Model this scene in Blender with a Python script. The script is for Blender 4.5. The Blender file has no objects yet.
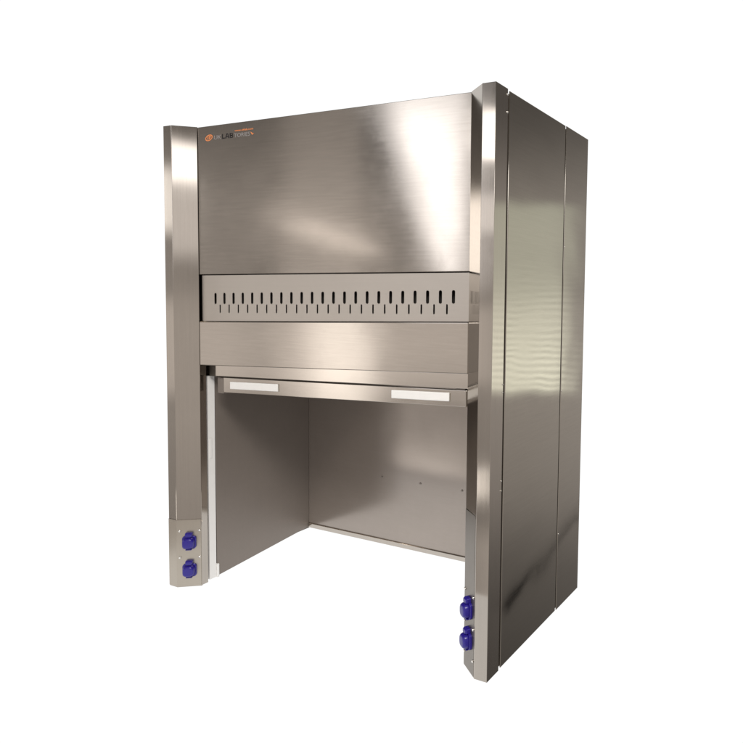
import bpy, bmesh, math, random
from mathutils import Vector, Matrix
random.seed(4)
sc = bpy.context.scene
col = sc.collection
W, H, D = 1.5, 1.845, 0.737
CA, CB, CC = 0.047, 0.123, 0.056          # front facet width, inner end of the chamfer, chamfer depth
ROOT = Vector((W / 2, D / 2, 0.0))

# ------------------------------------------------------------------ node helpers
class NT:
    def __init__(s, tree):
        s.t = tree; tree.nodes.clear()
    def n(s, typ, **kw):
        nd = s.t.nodes.new(typ)
        for k, v in kw.items(): setattr(nd, k, v)
        return nd
    def put(s, sock, v):
        if isinstance(v, bpy.types.NodeSocket): s.t.links.new(v, sock)
        else: sock.default_value = v
    def m(s, op, a, b=None, c=None, clamp=False):
        nd = s.n('ShaderNodeMath', operation=op, use_clamp=clamp)
        s.put(nd.inputs[0], a)
        if b is not None: s.put(nd.inputs[1], b)
        if c is not None: s.put(nd.inputs[2], c)
        return nd.outputs[0]
    def step(s, x, lo, hi):               # smooth 0 -> 1 between lo and hi (hi may be lower than lo)
        nd = s.n('ShaderNodeMapRange', interpolation_type='SMOOTHSTEP')
        s.put(nd.inputs['Value'], x)
        if hi >= lo:
            s.put(nd.inputs['From Min'], lo); s.put(nd.inputs['From Max'], hi)
            nd.inputs['To Min'].default_value = 0.0; nd.inputs['To Max'].default_value = 1.0
        else:
            s.put(nd.inputs['From Min'], hi); s.put(nd.inputs['From Max'], lo)
            nd.inputs['To Min'].default_value = 1.0; nd.inputs['To Max'].default_value = 0.0
        return nd.outputs[0]
    def noise(s, vec, scale, detail=2.0, rough=0.5):
        nd = s.n('ShaderNodeTexNoise')
        s.put(nd.inputs['Vector'], vec); nd.inputs['Scale'].default_value = scale
        nd.inputs['Detail'].default_value = detail; nd.inputs['Roughness'].default_value = rough
        return nd.outputs['Fac']
    def scaled(s, vec, sx, sy, sz):
        nd = s.n('ShaderNodeMapping'); s.put(nd.inputs['Vector'], vec)
        nd.inputs['Scale'].default_value = (sx, sy, sz)
        return nd.outputs[0]

def steel(name, base, rough, grain='H', aniso=0.6, line=0.10, wobble=0.0, spot=0.03, metal=1.0):
    """brushed stainless sheet: fine grain lines in the gloss and in the relief, blotchy smears, slow waviness of thin sheet"""
    mt = bpy.data.materials.new(name); mt.use_nodes = True
    g = NT(mt.node_tree)
    out = g.n('ShaderNodeOutputMaterial'); bs = g.n('ShaderNodeBsdfPrincipled')
    g.t.links.new(bs.outputs[0], out.inputs[0])
    tc = g.n('ShaderNodeTexCoord').outputs['Object']
    st = (3, 3, 520) if grain == 'H' else (430, 430, 2.2)
    lines = g.noise(g.scaled(tc, *st), 1.0, 3.0, 0.65)
    st2 = (9, 9, 130) if grain == 'H' else (110, 110, 5)
    lines2 = g.noise(g.scaled(tc, *st2), 1.0, 2.0, 0.5)
    smear = g.noise(g.scaled(tc, 1, 1, 1.4), 4.5, 5.0, 0.6)
    speck = g.noise(tc, 60.0, 3.0, 0.7)
    v = g.m('ADD', g.m('MULTIPLY', g.m('SUBTRACT', lines, 0.5), line), g.m('MULTIPLY', g.m('SUBTRACT', lines2, 0.5), line * 0.7))
    v = g.m('ADD', v, g.m('MULTIPLY', g.m('SUBTRACT', smear, 0.5), spot * 2))
    v = g.m('ADD', v, g.m('MULTIPLY', g.m('SUBTRACT', speck, 0.5), spot))
    v = g.m('ADD', v, 1.0)
    mul = g.n('ShaderNodeVectorMath', operation='SCALE')
    mul.inputs[0].default_value = base; g.put(mul.inputs['Scale'], v)
    g.put(bs.inputs['Base Color'], mul.outputs[0])
    bs.inputs['Metallic'].default_value = metal
    r = g.m('ADD', rough, g.m('MULTIPLY', g.m('SUBTRACT', smear, 0.5), 0.10))
    r = g.m('ADD', r, g.m('MULTIPLY', g.m('SUBTRACT', lines2, 0.5), 0.015))
    r = g.m('ADD', r, g.m('MULTIPLY', g.step(g.noise(g.scaled(tc, 1, 1, 0.8), 11.0, 4.0, 0.65), 0.54, 0.78), 0.020))    # handled, smeared patches
    g.put(bs.inputs['Roughness'], r)
    bs.inputs['Anisotropic'].default_value = aniso
    bs.inputs['Anisotropic Rotation'].default_value = 0.25 if grain == 'H' else 0.0
    tn = g.n('ShaderNodeTangent', direction_type='RADIAL', axis='Z')
    g.put(bs.inputs['Tangent'], tn.outputs[0])
    b1 = g.n('ShaderNodeBump'); b1.inputs['Strength'].default_value = 0.10; b1.inputs['Distance'].default_value = 0.00008
    g.put(b1.inputs['Height'], lines)
    nrm = b1.outputs[0]
    if wobble:
        wv = g.noise(g.scaled(tc, 1, 1, 1.3), 3.2, 1.0, 0.4)
        b2 = g.n('ShaderNodeBump'); b2.inputs['Strength'].default_value = 1.0; b2.inputs['Distance'].default_value = wobble
        g.put(b2.inputs['Height'], wv); g.t.links.new(nrm, b2.inputs['Normal'])
        nrm = b2.outputs[0]
    g.put(bs.inputs['Normal'], nrm)
    return mt

def paint(name, colr, rough=0.45, metal=0.0, var=0.05, coat=0.0):
    mt = bpy.data.materials.new(name); mt.use_nodes = True
    g = NT(mt.node_tree)
    out = g.n('ShaderNodeOutputMaterial'); bs = g.n('ShaderNodeBsdfPrincipled')
    g.t.links.new(bs.outputs[0], out.inputs[0])
    tc = g.n('ShaderNodeTexCoord').outputs['Object']
    nz = g.noise(tc, 35.0, 4.0, 0.6)
    mul = g.n('ShaderNodeVectorMath', operation='SCALE'); mul.inputs[0].default_value = colr
    g.put(mul.inputs['Scale'], g.m('ADD', 1.0, g.m('MULTIPLY', g.m('SUBTRACT', nz, 0.5), var * 2)))
    g.put(bs.inputs['Base Color'], mul.outputs[0])
    bs.inputs['Metallic'].default_value = metal
    g.put(bs.inputs['Roughness'], g.m('ADD', rough, g.m('MULTIPLY', g.m('SUBTRACT', nz, 0.5), 0.15)))
    bs.inputs['Coat Weight'].default_value = coat
    return mt

B = (0.42, 0.381, 0.338)
M = {
 'panel': steel('brushed_steel_front', B, 0.112, 'H', 0.35, 0.16, 0.0011),
 'post': steel('brushed_steel_post', B, 0.098, 'V', 0.85, 0.10, 0.0005, 0.045),
 'plate': steel('satin_steel_plate', (0.45, 0.405, 0.345), 0.36, 'V', 0.1, 0.05),
 'darkened_plate': steel('darkened_steel_plate', (0.22, 0.197, 0.172), 0.36, 'V', 0.1, 0.05),
 'grille': steel('satin_steel_grille', (0.48, 0.44, 0.395), 0.36, 'H', 0.3, 0.06),
 'side': steel('brushed_steel_side', (0.40, 0.368, 0.322), 0.06, 'H', 0.2, 0.13, 0.0015),
 'sash': steel('brushed_steel_sash', (0.50, 0.455, 0.405), 0.12, 'H', 0.5, 0.08, 0.0006),
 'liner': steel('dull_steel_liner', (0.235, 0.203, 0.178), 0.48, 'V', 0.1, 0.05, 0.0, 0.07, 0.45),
 'back': steel('dull_steel_back', (0.365, 0.320, 0.284), 0.20, 'H', 0.0, 0.08, 0.0012, 0.07, 0.62),
 'dark': paint('inner_void_dark', (0.035, 0.031, 0.028), 0.6, 0.3),  # near-black colour stands in for the unlit inside
 'groove': paint('shadow_gap_steel', (0.17, 0.15, 0.13), 0.45, 0.7),
 'white': paint('white_plastic', (0.82, 0.81, 0.79), 0.4),
 'blue': paint('blue_plastic', (0.020, 0.011, 0.22), 0.32, 0.0, 0.06, 0.0),
 'darkblue': paint('shaded_blue_plastic', (0.022, 0.016, 0.22), 0.4),
 'screw': paint('zinc_screw', (0.80, 0.78, 0.74), 0.25, 1.0),
 'orange': paint('orange_print', (0.75, 0.24, 0.07), 0.5),
 'black': paint('black_print', (0.010, 0.008, 0.008), 0.85),
 'grey': paint('grey_print', (0.24, 0.225, 0.225), 0.5),
}

# ------------------------------------------------------------------ mesh helpers (all coordinates are place coordinates; meshes are stored about the hood's base)
def link(name, bm, mat, parent, bevel=0.0, seg=2, smooth=False):
    if bevel:
        bmesh.ops.remove_doubles(bm, verts=bm.verts, dist=1e-6)
        ed = [e for e in bm.edges if len(e.link_faces) == 2 and e.calc_face_angle(0) > 0.25]
        bmesh.ops.bevel(bm, geom=ed, offset=bevel, segments=seg, profile=0.5, affect='EDGES', clamp_overlap=True)
    bmesh.ops.recalc_face_normals(bm, faces=bm.faces)
    bmesh.ops.translate(bm, verts=bm.verts, vec=-ROOT)
    me = bpy.data.meshes.new(name); bm.to_mesh(me); bm.free()
    me.materials.append(mat)
    if smooth:
        for p in me.polygons: p.use_smooth = True
    ob = bpy.data.objects.new(name, me); col.objects.link(ob)
    ob.parent = parent
    return ob

def hexa(bm, c8):
    v = [bm.verts.new(c) for c in c8]
    for f in ((0, 1, 2, 3), (7, 6, 5, 4), (0, 4, 5, 1), (1, 5, 6, 2), (2, 6, 7, 3), (3, 7, 4, 0)):
        bm.faces.new([v[i] for i in f])

def box(bm, x0, x1, y0, y1, z0, z1, z0r=None, z1r=None):
    z0r = z0 if z0r is None else z0r; z1r = z1 if z1r is None else z1r
    hexa(bm, [(x0, y0, z0), (x1, y0, z0r), (x1, y1, z0r), (x0, y1, z0), (x0, y0, z1), (x1, y0, z1r), (x1, y1, z1r), (x0, y1, z1)])

def prism(bm, poly, z0, z1, slope0=None, slope1=None):
    f0 = slope0 or (lambda x, y: z0); f1 = slope1 or (lambda x, y: z1)
    lo = [bm.verts.new((x, y, f0(x, y))) for x, y in poly]
    hi = [bm.verts.new((x, y, f1(x, y))) for x, y in poly]
    n = len(poly)
    bm.faces.new(lo[::-1]); bm.faces.new(hi)
    for i in range(n): bm.faces.new((lo[i], lo[(i + 1) % n], hi[(i + 1) % n], hi[i]))

def frame_on(P, nrm, up=Vector((0, 0, 1))):
    n = Vector(nrm).normalized(); r = up.cross(n).normalized(); u = n.cross(r)
    m = Matrix((r, u, n)).transposed().to_4x4(); m.translation = Vector(P)
    return m                                            # local x right, y up, z out of the surface

def loft(bm, m, rings, cap=True):
    """rings: list of (outline 2-D points, height) stacked along local z"""
    vs = [[bm.verts.new(m @ Vector((x, y, h))) for x, y in pts] for pts, h in rings]
    n = len(vs[0])
    for a, b in zip(vs, vs[1:]):
        for i in range(n): bm.faces.new((a[i], a[(i + 1) % n], b[(i + 1) % n], b[i]))
    if cap: bm.faces.new(vs[-1]); bm.faces.new(vs[0][::-1])

def rrect(w, h, r, cx=0, cy=0, n=6):
    pts = []
    for qx, qy, a0 in ((1, 1, 0), (-1, 1, 90), (-1, -1, 180), (1, -1, 270)):
        for i in range(n + 1):
            a = math.radians(a0 + 90 * i / n)
            pts.append((cx + qx * (w / 2 - r) + r * math.cos(a), cy + qy * (h / 2 - r) + r * math.sin(a)))
    return pts

def mirror_x(x): return W - x

def tilt(zl, zr):                                       # height of a slightly sagging horizontal edge between the two posts
    return lambda x: zl + (zr - zl) * (x - 0.13) / (1.37 - 0.13)

# ------------------------------------------------------------------ the hood
hood = bpy.data.objects.new('fume_hood', None); col.objects.link(hood)
hood.location = ROOT; hood.empty_display_size = 0.3
hood['label'] = 'bottomless stainless steel fume hood with two chamfered front posts and blue power sockets'
hood['category'] = 'fume hood'

# front posts
def side_x(x, right): return W - x if right else x
for right in (False, True):
    S = lambda x: side_x(x, right)
    poly = [(S(0.0), 0.0), (S(CA), 0.0), (S(CB - 0.003), CC - 0.001), (S(CB - 0.003), CC + 0.001), (S(CB - 0.008), CC + 0.003), (S(CB - 0.010), 0.088),
            (S(0.02), 0.088), (S(0.02), 0.073), (S(0.0), 0.073)]
    bm = bmesh.new(); prism(bm, poly, 0.0, H)
    post = link('front_post', bm, M['post'], hood, 0.0014, 2)
    # cover plate of the sockets: wraps the chamfer and the front facet
    L = math.hypot(CC, CB - CA); t = 0.0022
    nx, ny = CC / L, -(CB - CA) / L                     # outward normal of the chamfer (left post)
    z0, z1 = (0.004, 0.279) if not right else (0.004, 0.300)
    p1 = Vector((CA, 0)); p2 = Vector((CA + (CB - CA) * 0.95, CC * 0.95))
    n2 = Vector((nx, ny)) * t
    pl = [(S(0.001), -0.0004), (S(0.001), -t), (S(CA + 0.0006), -t), (S(p2.x + n2.x), p2.y + n2.y), (S(p2.x - n2.x * 0.3), p2.y - n2.y * 0.3), (S(CA), 0.0006)]
    bm = bmesh.new(); prism(bm, pl, z0, z1)
    if right:                                            # plate added on this chamfer only, colour darkened to dim the floor's reflection
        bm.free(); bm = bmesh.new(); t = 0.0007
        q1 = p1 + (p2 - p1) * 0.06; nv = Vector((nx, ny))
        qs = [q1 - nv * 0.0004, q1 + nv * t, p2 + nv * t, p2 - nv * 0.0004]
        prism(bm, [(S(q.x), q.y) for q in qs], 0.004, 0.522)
        plate = link('socket_plate', bm, M['darkened_plate'], hood, 0.0004, 1)
    else: plate = link('socket_plate', bm, M['plate'], hood, 0.0006, 1)
    nrm = Vector(((-nx if right else nx), ny, 0))
    def on_ch(s, z): return Vector((S(CA + (CB - CA) * s), CC * s, z)) + nrm * t
    zs = (0.190, 0.075) if not right else (0.210, 0.110)
    for z in zs:
        m = frame_on(on_ch(0.50, z), nrm) @ Matrix.Scale(0.89, 4)
        # mounting rosette
        bm = bmesh.new()
        loft(bm, m, [(rrect(0.058, 0.060, 0.013, 0, -0.004), 0.0), (rrect(0.058, 0.060, 0.013, 0, -0.004), 0.006), (rrect(0.054, 0.056, 0.012, 0, -0.004), 0.008)])
        sk = link('power_socket', bm, M['blue'], hood, 0, 0, False)
        # domed spring lid
        bm = bmesh.new(); rings = []
        for k in range(8):
            q = k / 7; w = 0.052 * math.cos(q * 1.25) ** 0.5 * 1.0; h = 0.0520 * math.cos(q * 1.25) ** 0.5
            rings.append((rrect(w, h, w * 0.36, 0, -0.004), 0.008 + 0.022 * math.sin(q * math.pi / 2)))
        loft(bm, m, rings); lid = link('lid', bm, M['blue'], sk, 0, 0, True)
        # hinge knuckle above the lid
        bm = bmesh.new()
        loft(bm, m, [(rrect(0.030, 0.020, 0.005, 0, 0.032), 0.0), (rrect(0.030, 0.020, 0.005, 0, 0.032), 0.013), (rrect(0.024, 0.014, 0.004, 0, 0.031), 0.019)])
        link('hinge', bm, M['blue'], sk)
        # thumb lip under the lid
        bm = bmesh.new()
        loft(bm, m, [(rrect(0.026, 0.007, 0.003, 0, -0.0345), 0.004), (rrect(0.026, 0.007, 0.003, 0, -0.0345), 0.014), (rrect(0.020, 0.004, 0.0015, 0, -0.0345), 0.016)])
        link('lid_lip', bm, M['blue'], sk)
    for z in ((0.234, 0.124) if not right else (0.259, 0.155, 0.052)):
        for s in (0.12, 0.89):
            m = frame_on(on_ch(s, z), nrm); bm = bmesh.new()
            ring = lambda r: [(r * math.cos(a * math.pi / 8), r * math.sin(a * math.pi / 8)) for a in range(16)]
            loft(bm, m, [(ring(0.0050), 0.0), (ring(0.0048), 0.0018), (ring(0.0036), 0.0032), (ring(0.0016), 0.0038)])
            link('screw', bm, M['screw'], plate, 0, 0, True)

# side sheets: middle and rear panel on each side, folded edges, with the dark groove behind
for right in (False, True):
    S = lambda x: side_x(x, right)
    bm = bmesh.new(); box(bm, min(S(0.0), S(0.0046)), max(S(0.0), S(0.0046)), 0.0850, 0.5105, 0.003, H - 0.003)
    link('side_panel', bm, M['side'], hood, 0.0018, 2)
    bm = bmesh.new(); box(bm, min(S(0.0008), S(0.0046)), max(S(0.0008), S(0.0046)), 0.5215, D, 0.0, H - 0.001)
    link('rear_side_panel', bm, M['side'], hood, 0.0020, 2)
    bm = bmesh.new(); box(bm, min(S(0.0050), S(0.0190)), max(S(0.0050), S(0.0190)), 0.0745, D - 0.012, 0.008, H - 0.012)
    link('frame_board', bm, M['groove'], hood)
    # screws in the groove flange of the post
    ring = lambda r: [(r * math.cos(a * math.pi / 6), r * math.sin(a * math.pi / 6)) for a in range(12)]
    for y, z in ((0.0685, 1.826), (0.0690, 1.773), (0.0690, 0.933), (0.0690, 0.908), (0.0690, 0.625), (0.0690, 0.593), (0.5255, 0.854), (0.5255, 1.40), (0.5255, 0.3)):
        m = frame_on((S(0.0) if y < 0.1 else S(0.001), y, z), (1 if right else -1, 0, 0)); bm = bmesh.new()
        k = 0.85 if y < 0.1 and z > 1.5 else 0.55
        loft(bm, m, [(ring(0.0042 * k), 0.0), (ring(0.0040 * k), 0.0015), (ring(0.002 * k), 0.0025)])
        link('screw', bm, M['screw'], hood, 0, 0, True)

# roof and rear sheet
bm = bmesh.new(); box(bm, 0.022, W - 0.022, 0.093, D - 0.012, H - 0.016, H - 0.006)
link('roof_panel', bm, M['side'], hood, 0.001, 1)
bm = bmesh.new(); box(bm, 0.013, W - 0.013, D - 0.010, D - 0.002, 0.05, H - 0.006)
link('rear_panel', bm, M['side'], hood, 0.001, 1)

# front sheets between the posts
xa, xb = CB - 0.0025, W - CB + 0.0025
pb = tilt(1.269, 1.286)                                # lower edge of the top sheet
gb = tilt(1.083, 1.125)                                # lower edge of the vent strip
vb = tilt(0.907, 0.958)                                # lower edge of the fascia
bm = bmesh.new(); box(bm, xa, xb, CC + 0.0015, CC + 0.0135, pb(xa), H - 0.001, pb(xb), H - 0.001)
panel = link('front_panel', bm, M['panel'], hood, 0.0016, 2)

# vent strip with two rows of punched slots, cut as holes in a flat curve and thickened
tz = tilt(1.1735, 1.2055)                              # middle height of the tall slots
ts = tilt(1.1335, 1.1655)                              # middle height of the short slots
tm = lambda x: (tz(x) - 0.022 + ts(x) + 0.0165) / 2    # line between the two rows
gt, gl = (lambda x: pb(x) - 0.0035), (lambda x: gb(x) + 0.001)
N = 23; X0, X1 = 0.2035, 1.3158; PIT = (X1 - X0) / (N - 1)
yg = CC + 0.0085
bm = bmesh.new()
def quad(xl, xr, flo, fhi):
    bm.faces.new([bm.verts.new((x, yg, z)) for x, z in ((xl, flo(xl)), (xr, flo(xr)), (xr, fhi(xr)), (xl, fhi(xl)))])
def slot_row(count, xs, mid, lo, hi, sw, sh, r):
    for i in range(count):
        xc = xs + PIT * i; xl, xr = xc - PIT / 2, xc + PIT / 2
        inner = rrect(sw, sh, r, 0, 0, 5); n = len(inner)
        q = n // 4; corner = [(xr, hi(xr)), (xl, hi(xl)), (xl, lo(xl)), (xr, lo(xr))]
        vi = [bm.verts.new((xc + x, yg, mid(xc) + z)) for x, z in inner]
        vb_ = [bm.verts.new((xc + x, yg + 0.003, mid(xc) + z)) for x, z in inner]
        vc = [bm.verts.new((x, yg, z)) for x, z in corner]
        for k in range(n):
            k2 = (k + 1) % n; a, b = vc[k // q], vc[k2 // q]
            bm.faces.new((vi[k], vi[k2], b, a) if a is not b else (vi[k], vi[k2], a))
            bm.faces.new((vi[k2], vi[k], vb_[k], vb_[k2]))
slot_row(N, X0, tz, tm, lambda x: tz(x) + 0.030, 0.0125, 0.044, 0.0060)
slot_row(N - 1, X0 + 0.0258, ts, lambda x: ts(x) - 0.022, tm, 0.0066, 0.033, 0.0032)
xl_, xr_ = X0 - PIT / 2, X1 + PIT / 2
yl_, yr_ = X0 + 0.0258 - PIT / 2, X1 - PIT + 0.0258 + PIT / 2
gx0 = xa + 0.006
quad(gx0, xb, lambda x: tz(x) + 0.030, gt); quad(gx0, xb, gl, lambda x: ts(x) - 0.022)
quad(gx0, xl_, tm, lambda x: tz(x) + 0.030); quad(xr_, xb, tm, lambda x: tz(x) + 0.030)
quad(gx0, yl_, lambda x: ts(x) - 0.022, tm); quad(yr_, xb, lambda x: ts(x) - 0.022, tm)
# folded rims
for (p, q) in (((gx0, gl(gx0)), (xb, gl(xb))), ((xb, gt(xb)), (gx0, gt(gx0))), ((gx0, gt(gx0)), (gx0, gl(gx0)))):
    bm.faces.new([bm.verts.new(c) for c in ((p[0], yg, p[1]), (q[0], yg, q[1]), (q[0], yg + 0.010, q[1]), (p[0], yg + 0.010, p[1]))])
bmesh.ops.remove_doubles(bm, verts=bm.verts, dist=1e-6)
link('vent_grille', bm, M['grille'], hood)
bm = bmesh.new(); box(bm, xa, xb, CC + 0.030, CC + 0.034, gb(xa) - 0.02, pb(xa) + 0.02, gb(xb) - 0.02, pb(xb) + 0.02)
link('vent_backing', bm, M['dark'], hood)  # dark sheet paints the shade of the void behind the slots

# fascia below the vent strip: box-folded, slightly proud
bm = bmesh.new()
hexa(bm, [(xa, CC - 0.0005, vb(xa)), (xb, CC - 0.0005, vb(xb)), (xb, CC + 0.020, vb(xb)), (xa, CC + 0.020, vb(xa)),
          (xa, CC - 0.0005, gb(xa) - 0.001), (xb, CC - 0.0005, gb(xb) - 0.001), (xb, CC + 0.020, gb(xb) - 0.001), (xa, CC + 0.020, gb(xa) - 0.001)])
link('fascia', bm, M['panel'], hood, 0.003, 3)

# printing on the top sheet
def text(body, x, z, size, mat, name, width=None, bold=0.0, shear=0.0):
    tcu = bpy.data.curves.new('lettering', 'FONT'); tcu.body = body; tcu.size = size; tcu.extrude = 0.00025; tcu.offset = bold; tcu.shear = shear
    o = bpy.data.objects.new('lettering', tcu); col.objects.link(o)
    d = bpy.context.evaluated_depsgraph_get(); mm = bpy.data.meshes.new_from_object(o.evaluated_get(d)); bpy.data.objects.remove(o)
    xs = [v.co.x for v in mm.vertices]; x0, x1 = min(xs), max(xs)
    s = (width / (x1 - x0)) if width else 1.0
    mm.transform(Matrix.Translation(-ROOT) @ Matrix.Translation((x, CC + 0.0013, z)) @ Matrix.Rotation(math.pi / 2, 4, 'X') @ Matrix.Diagonal((s, 1, 1, 1)) @ Matrix.Translation((-x0, 0, 0)))
    mm.name = name; mm.materials.clear(); mm.materials.append(mat)
    ob = bpy.data.objects.new(name, mm); col.objects.link(ob); ob.parent = panel
    return ob
m = frame_on((0.185, CC + 0.0015, 1.7985), (0, -1, 0))
def ell(a, b, k=28): return [(a * math.cos(2 * math.pi * i / k), b * math.sin(2 * math.pi * i / k)) for i in range(k)]
bm = bmesh.new()
o_, i_ = ell(0.0205, 0.0118), ell(0.0160, 0.0085)
vo = [bm.verts.new(m @ Vector((x, y + 0.16 * x, 0.0004))) for x, y in o_]; vi = [bm.verts.new(m @ Vector((x, y + 0.16 * x, 0.0004))) for x, y in i_]
for k in range(28): bm.faces.new((vo[k], vo[(k + 1) % 28], vi[(k + 1) % 28], vi[k]))
for (x0, x1, y0, y1) in ((-0.0075, -0.0035, -0.0062, 0.0068), (0.0000, 0.0036, -0.0066, 0.0066), (0.0036, 0.0098, 0.0028, 0.0060), (0.0036, 0.0098, -0.0030, -0.0004), (0.0086, 0.0112, -0.0012, 0.0042)):
    vs = [bm.verts.new(m @ Vector((x + y * 0.25, y, 0.0004))) for x, y in ((x0, y0), (x1, y0), (x1, y1), (x0, y1))]; bm.faces.new(vs)
link('emblem', bm, M['orange'], panel)
text('UK', 0.2135, 1.7895, 0.0225, M['grey'], 'lettering', 0.040)
# heavy black capitals L A B, cut from flat strokes
bm = bmesh.new(); m = frame_on((0.2575, CC + 0.0015, 1.7885), (0, -1, 0))
def flat(pts):
    bm.faces.new([bm.verts.new(m @ Vector((x, y, 0.0004))) for x, y in pts])
Hc = 0.0185
flat([(0, 0), (0.0050, 0), (0.0050, Hc), (0, Hc)]); flat([(0.0050, 0), (0.0155, 0), (0.0155, 0.0042), (0.0050, 0.0042)])
flat([(0.0175, 0), (0.0226, 0), (0.0292, Hc), (0.0245, Hc)]); flat([(0.0346, 0), (0.0398, 0), (0.0330, Hc), (0.0292, Hc)])
flat([(0.0243, 0.0044), (0.0333, 0.0044), (0.0320, 0.0078), (0.0254, 0.0078)])
flat([(0.0425, 0), (0.0473, 0), (0.0473, Hc), (0.0425, Hc)])
def bowl(y0, y1, xo):
    r = (y1 - y0) / 2; c = (y0 + y1) / 2; k = 10; xr = xo - r
    po = [(0.0473, y1)] + [(xr + r * math.sin(math.pi * q / k), c + r * math.cos(math.pi * q / k)) for q in range(k + 1)] + [(0.0473, y0)]
    ri = r - 0.0030
    pi_ = [(0.0473, c + ri)] + [(xr + (ri + 0.0006 - 0.0014) * math.sin(math.pi * q / k), c + ri * math.cos(math.pi * q / k)) for q in range(k + 1)] + [(0.0473, c - ri)]
    for q in range(len(po) - 1): flat([po[q], po[q + 1], pi_[q + 1], pi_[q]])
bowl(0.0, 0.0104, 0.0605); bowl(0.0081, Hc, 0.0590)
link('lettering', bm, M['black'], panel)
text('TORIES', 0.3240, 1.7890, 0.0210, M['grey'], 'lettering', 0.084)
text('www.uklab.com', 0.3270, 1.8105, 0.0105, M['orange'], 'lettering', 0.098)
m = frame_on((0.4215, CC + 0.0015, 1.7965), (0, -1, 0)); bm = bmesh.new()
vs = [bm.verts.new(m @ Vector((x, y, 0.0004))) for x, y in ((-0.011, 0.007), (-0.004, -0.003), (0.001, -0.0055), (0.009, 0.001), (0.002, -0.0015), (-0.003, 0.003))]; bm.faces.new(vs)
link('swoosh', bm, M['orange'], panel)

# ------------------------------------------------------------------ sash opening
hb = tilt(0.8615, 0.9055); st = tilt(0.8570, 0.8995); sb = tilt(0.7960, 0.8450)
yS = 0.090
def chamfer_bar(zl_lo, zl_hi, x0, x1, y, dep, cut):
    bm = bmesh.new()
    poly = [(x0, y), (x1, y), (x1 + cut, y + 0.010), (x1 + cut, y + dep), (x0 - cut, y + dep), (x0 - cut, y + 0.010)]
    prism(bm, poly, 0, 0, lambda x, yy: zl_lo(x), lambda x, yy: zl_hi(x)); return bm
bm = chamfer_bar(hb, tilt(0.985, 1.035), 0.1655, W - 0.128, yS, 0.03, 0.006)
link('sash_header', bm, M['sash'], hood, 0.0012, 2)
bm = chamfer_bar(sb, st, 0.2105, W - 0.1500, yS + 0.001, 0.022, 0.014)
sash = link('sash', bm, M['sash'], hood, 0.0016, 2)
for (x0, x1, dl, dh) in ((0.254, 0.5127, 0.0165, 0.046), (1.0515, 1.289, 0.0165, 0.046)):
    bm = bmesh.new(); y0, y1 = yS - 0.0055, yS + 0.0006
    n = 10
    z0 = lambda x: sb(x) + dl; z1 = lambda x: sb(x) + dh * 0.985
    hexa(bm, [(x0, y0, z0(x0)), (x1, y0, z0(x1)), (x1, y1, z0(x1)), (x0, y1, z0(x0)), (x0, y0, z1(x0)), (x1, y0, z1(x1)), (x1, y1, z1(x1)), (x0, y1, z1(x0))])
    link('handle_strip', bm, M['white'], sash, 0.0022, 3)
# dark brackets at the ends of the header and the sash
for right in (False, True):
    S = lambda x: side_x(x, right)
    def bx_(x0, x1, *r):
        bm = bmesh.new(); box(bm, min(S(x0), S(x1)), max(S(x0), S(x1)), *r); return bm
    zt = 0.905 if not right else 0.955
    link('sash_bracket', bx_(0.1155, 0.1585, 0.100, 0.118, zt - 0.046, zt + 0.06), M['groove'], hood, 0.001, 1)
    link('sash_end', bx_(0.1600, 0.1955, 0.103, 0.122, zt - 0.113, zt - 0.049), M['liner'], hood, 0.001, 1)
    # white guide rail on the inner side of the post, with its latch and foot
    bm = bx_(0.085, 0.1060, 0.1005, 0.1310, 0.004, zt - 0.048)
    rail = link('guide_rail', bm, M['white'], hood, 0.001, 2)
    bm = bx_(0.1062, 0.1085, 0.1045, 0.1150, 0.515, 0.598); link('latch', bm, M['white'], rail, 0.001, 2)
    bm = bx_(0.0880, 0.1110, 0.1315, 0.1420, -0.0005 + 0.002, 0.060); link('foot', bm, M['white'], rail, 0.003, 2)
    # inner side sheet
    yb = 0.664
    bot = lambda x, y: 0.006 + (y - 0.136) / (yb - 0.136) * 0.040
    bm = bmesh.new()
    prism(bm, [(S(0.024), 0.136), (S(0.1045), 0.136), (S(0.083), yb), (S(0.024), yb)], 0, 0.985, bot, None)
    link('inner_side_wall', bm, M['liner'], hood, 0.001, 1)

# back sheet of the chamber with folded lower flange
bm = bmesh.new(); box(bm, 0.0845, W - 0.0845, 0.6600, 0.6635, 0.0440, 0.985)
back = link('back_wall_panel', bm, M['back'], hood)
bm = bmesh.new()
hexa(bm, [(0.0860, 0.6560, 0.0425), (W - 0.086, 0.6560, 0.0425), (W - 0.086, 0.6596, 0.0425), (0.086, 0.6596, 0.0425),
          (0.0860, 0.6530, 0.0645), (W - 0.086, 0.6530, 0.0645), (W - 0.086, 0.6595, 0.0660), (0.086, 0.6595, 0.0660)])
link('flange', bm, M['sash'], back, 0.001, 1)
for x in (0.538, 0.754, 0.976, 1.2):
    m = frame_on((x, 0.660, 0.357), (0, -1, 0)); bm = bmesh.new()
    ring = lambda r: [(r * math.cos(a * math.pi / 6), r * math.sin(a * math.pi / 6)) for a in range(12)]
    loft(bm, m, [(ring(0.0052), 0.0), (ring(0.0048), 0.0012), (ring(0.002), 0.002)])
    link('rivet', bm, M['liner'], back, 0, 0, True)
# ceiling of the chamber
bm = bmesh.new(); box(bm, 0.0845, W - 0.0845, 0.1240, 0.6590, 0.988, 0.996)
link('chamber_ceiling', bm, M['dark'], hood)

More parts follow.
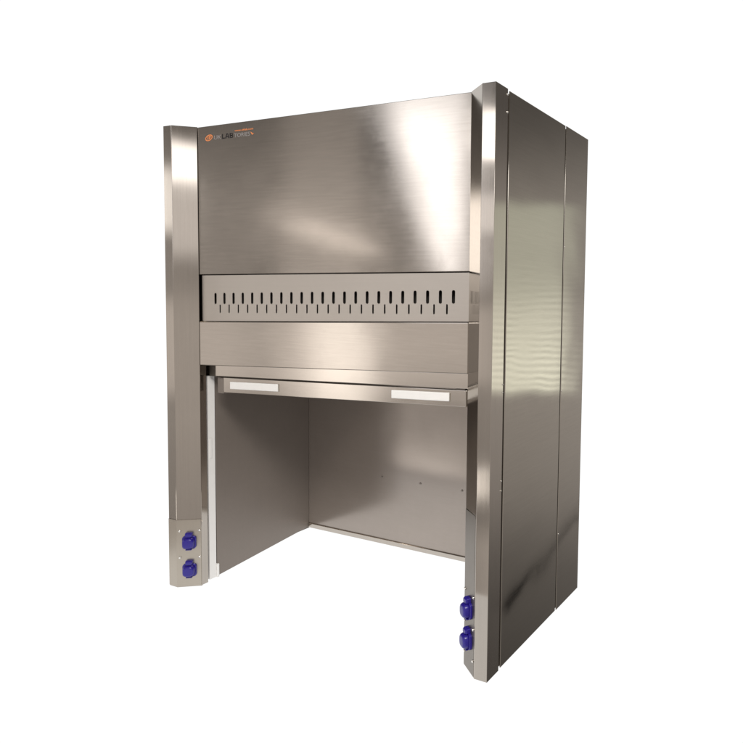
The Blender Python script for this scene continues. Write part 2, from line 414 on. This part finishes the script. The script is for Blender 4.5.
# ------------------------------------------------------------------ white floor it stands on, given an added glow so no shadow shows
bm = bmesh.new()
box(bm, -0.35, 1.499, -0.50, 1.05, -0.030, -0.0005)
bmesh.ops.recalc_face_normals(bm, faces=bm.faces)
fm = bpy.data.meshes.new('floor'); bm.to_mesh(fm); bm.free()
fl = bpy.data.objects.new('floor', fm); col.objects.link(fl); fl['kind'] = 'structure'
mt = bpy.data.materials.new('glowing_white_floor'); mt.use_nodes = True
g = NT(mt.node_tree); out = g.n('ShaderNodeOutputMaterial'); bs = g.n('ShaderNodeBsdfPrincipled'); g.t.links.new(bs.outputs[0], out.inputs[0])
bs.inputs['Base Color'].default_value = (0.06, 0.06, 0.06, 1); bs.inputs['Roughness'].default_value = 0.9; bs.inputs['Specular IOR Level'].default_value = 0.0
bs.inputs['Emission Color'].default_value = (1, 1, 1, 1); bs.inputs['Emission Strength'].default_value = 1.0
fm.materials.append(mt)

# ------------------------------------------------------------------ surroundings as a procedural environment: white studio sweep behind the hood, dim room with windows in front of it, patches shaped for the steel's reflections
w = bpy.data.worlds.new('World'); sc.world = w; w.use_nodes = True
g = NT(w.node_tree)
wout = g.n('ShaderNodeOutputWorld'); bg = g.n('ShaderNodeBackground'); g.t.links.new(bg.outputs[0], wout.inputs[0])
sep = g.n('ShaderNodeSeparateXYZ'); g.t.links.new(g.n('ShaderNodeTexCoord').outputs['Generated'], sep.inputs[0])
X_, Y_, Z_ = sep.outputs
DEG = 180 / math.pi
az = g.m('MULTIPLY', g.m('ARCTAN2', X_, Y_), DEG)                                  # 0 = towards +y, positive to +x
ph = g.m('MULTIPLY', g.m('ARCTAN2', g.m('MULTIPLY', X_, -1.0), g.m('MULTIPLY', Y_, -1.0)), DEG)   # the same, about -y
el = g.m('MULTIPLY', g.m('ARCSINE', Z_), DEG)
def band(x, lo, hi, soft): return g.m('MULTIPLY', g.step(x, lo - soft, lo + soft), g.step(x, hi + soft, hi - soft))
def bandv(x, lo, hi, soft):    # hi is a socket
    return g.m('MULTIPLY', g.step(x, lo - soft, lo + soft), g.step(g.m('SUBTRACT', hi, x), -soft, soft))
terms = []
def add(mask, colr, k): terms.append((mask, [c * k for c in colr]))
WARM = (1.0, 0.93, 0.88)
# room: darker ceiling and floor, mid walls
room = g.m('ADD', 0.16, g.m('MULTIPLY', g.m('MULTIPLY', g.step(el, 17.0, 5.0), g.step(el, -34.0, -3.0)), 0.34))
add(room, WARM, 1.0)
add(g.step(el, 1.0, -2.0), WARM, 0.08)
add(g.m('MULTIPLY', band(ph, -34, 2, 3.0), g.step(el, 2.0, -3.0)), WARM, 0.16)
add(g.m('MULTIPLY', band(ph, 18, 32, 1.0), g.step(el, -19.0, -22.0)), WARM, 0.45)
add(g.m('MULTIPLY', band(ph, 32.5, 43, 1.0), band(el, -17.8, -15.4, 0.5)), (1, .97, .93), 5.0)
add(g.m('MULTIPLY', band(ph, 32.5, 47, 1.0), band(el, -13.6, -9.0, 0.7)), WARM, -0.1)
add(g.m('MULTIPLY', band(az, 14, 40, 1.5), g.step(el, -15, -24)), WARM, -0.12)
add(g.m('MULTIPLY', bandv(ph, 37.0, g.m('ADD', 38.6, g.m('MULTIPLY', el, 0.2)), 0.6), g.step(el, -1.0, 1.0)), WARM, -0.10)
add(g.m('MULTIPLY', g.m('MULTIPLY', band(g.m('ADD', el, g.m('MULTIPLY', az, 1.14)), 6.1, 6.7, 0.15), band(az, 15, 29, 0.5)), g.step(el, -12, -14)), WARM, -0.22)
add(band(ph, 41.5, 47.5, 0.7), WARM, 0.27)                                                         # pale band added to lighten the middle of the front panel
add(g.m('MULTIPLY', band(ph, 40.5, 45.5, 1.0), band(el, -12, -0.5, 1.2)), (1, .97, .94), 1.1)     # bright patch added to lighten the fascia's reflection
add(g.m('MULTIPLY', band(ph, 30, 58, 2.0), band(el, -8, -1.0, 1.0)), WARM, 0.42)
add(g.m('MULTIPLY', band(az, -113, -97, 2.0), band(el, 1.0, 8.6, 1.0)), (1, .985, .97), 3.6)
add(g.m('MULTIPLY', band(ph, 48.5, 50.5, 0.4), band(el, -12, 2, 1.0)), WARM, -0.16)
add(g.m('MULTIPLY', band(ph, 40, 48, 1.0), band(g.m('ADD', el, g.m('MULTIPLY', ph, -0.25)), -6.7, -5.9, 0.15)), WARM, 2.2)
add(g.m('MULTIPLY', bandv(ph, 32.8, g.m('ADD', 34.2, g.m('MULTIPLY', el, 0.36)), 0.9), g.m('MULTIPLY', band(el, 0.5, 30, 1.5), g.m('MULTIPLY', g.m('ADD', 0.5, g.m('MULTIPLY', g.step(el, 18.5, 13.5), 0.5)), g.m('ADD', 0.88, g.m('MULTIPLY', g.step(ph, 32.5, 36.0), 0.12))))), (1, 1.01, 1.06), 3.1)   # big window
add(g.m('MULTIPLY', band(ph, 12, 31.5, 0.3), band(el, 11.7, 15.6, 0.35)), (1, .985, .985), 5.0)
add(g.m('MULTIPLY', band(ph, 12, 31.5, 0.3), band(el, 5.6, 8.6, 0.4)), (1, .97, .97), 1.0)
add(g.m('MULTIPLY', band(ph, 55.3, 62, 0.4), band(el, 4.3, 9.0, 0.8)), (1, .985, .97), 2.6)
add(g.m('MULTIPLY', band(ph, -28, -8, 1.5), band(el, 8.0, 10.8, 0.6)), (1, .985, .985), 3.2)
add(g.m('MULTIPLY', band(ph, -28, -8, 1.5), band(el, 2.5, 8.2, 1.2)), (1, .98, .98), 0.7)
# venetian blind seen by the right side
stripes = g.m('ADD', 0.5, g.m('MULTIPLY', g.m('SINE', g.m('MULTIPLY', el, 10.5)), 0.5))
blind = g.m('MULTIPLY', band(az, 23.5, 40, 1.6), band(el, -8.6, 8.0, 0.5))
add(blind, (0.89, 1.0, 0.78), 0.40)
add(g.m('MULTIPLY', blind, g.m('MULTIPLY', stripes, g.step(el, 4.0, -7.0))), (0.98, 1.0, 0.86), 1.2)
# sum
acc = None
for mask, c in terms:
    v = g.n('ShaderNodeVectorMath', operation='SCALE'); v.inputs[0].default_value = c; g.put(v.inputs['Scale'], mask)
    if acc is None: acc = v.outputs[0]
    else:
        s_ = g.n('ShaderNodeVectorMath', operation='ADD'); g.put(s_.inputs[0], acc); g.put(s_.inputs[1], v.outputs[0]); acc = s_.outputs[0]
sweep = band(az, -88, 9, 1.0)
mix = g.n('ShaderNodeMix', data_type='VECTOR'); g.put(mix.inputs['Factor'], sweep); g.put(mix.inputs[4], acc); mix.inputs[5].default_value = (1.05, 1.05, 1.05)
g.put(bg.inputs['Color'], mix.outputs[1]); bg.inputs['Strength'].default_value = 1.0
w.cycles.sampling_method = 'MANUAL'; w.cycles.sample_map_resolution = 2048

# softbox high in front, added unseen to brighten the white plastic and sockets
la = bpy.data.lights.new('fill_light', 'AREA'); la.shape = 'RECTANGLE'; la.size = 1.6; la.size_y = 1.0; la.energy = 170; la.color = (1.0, 0.96, 0.91)
lo_ = bpy.data.objects.new('fill_light', la); col.objects.link(lo_)
lo_.location = (2.7, -2.5, 3.7)
lo_.rotation_euler = (Vector((0.7, 0.2, 0.9)) - Vector(lo_.location)).to_track_quat('-Z', 'Y').to_euler()

# ------------------------------------------------------------------ camera
cx, cy, f = 560.0, 334.926, 640.485
yaw, pit, rol = -0.42257, -0.05958, 0.02209
cam = bpy.data.cameras.new('camera'); co = bpy.data.objects.new('camera', cam); col.objects.link(co)
F = Vector((math.sin(yaw) * math.cos(pit), math.cos(yaw) * math.cos(pit), math.sin(pit)))
R = Vector((math.cos(yaw), -math.sin(yaw), 0)); U = R.cross(F)
R2 = R * math.cos(rol) + U * math.sin(rol); U2 = U * math.cos(rol) - R * math.sin(rol)
mm = Matrix((R2, U2, -F)).transposed().to_4x4(); mm.translation = (2.48146, -1.68272, 1.21237)
co.matrix_world = mm
cam.sensor_width = 36; cam.sensor_fit = 'HORIZONTAL'; cam.lens = f / 743 * 36
cam.shift_x = (371.5 - cx) / 743; cam.shift_y = (cy - 371.5) / 743
cam.clip_start = 0.05; cam.clip_end = 200
sc.camera = co
vs_ = sc.view_settings; vs_.view_transform = 'Standard'; vs_.look = 'None'; vs_.gamma = 1; vs_.exposure = 0
sc.cycles.max_bounces = 10; sc.cycles.glossy_bounces = 8; sc.cycles.use_denoising = True
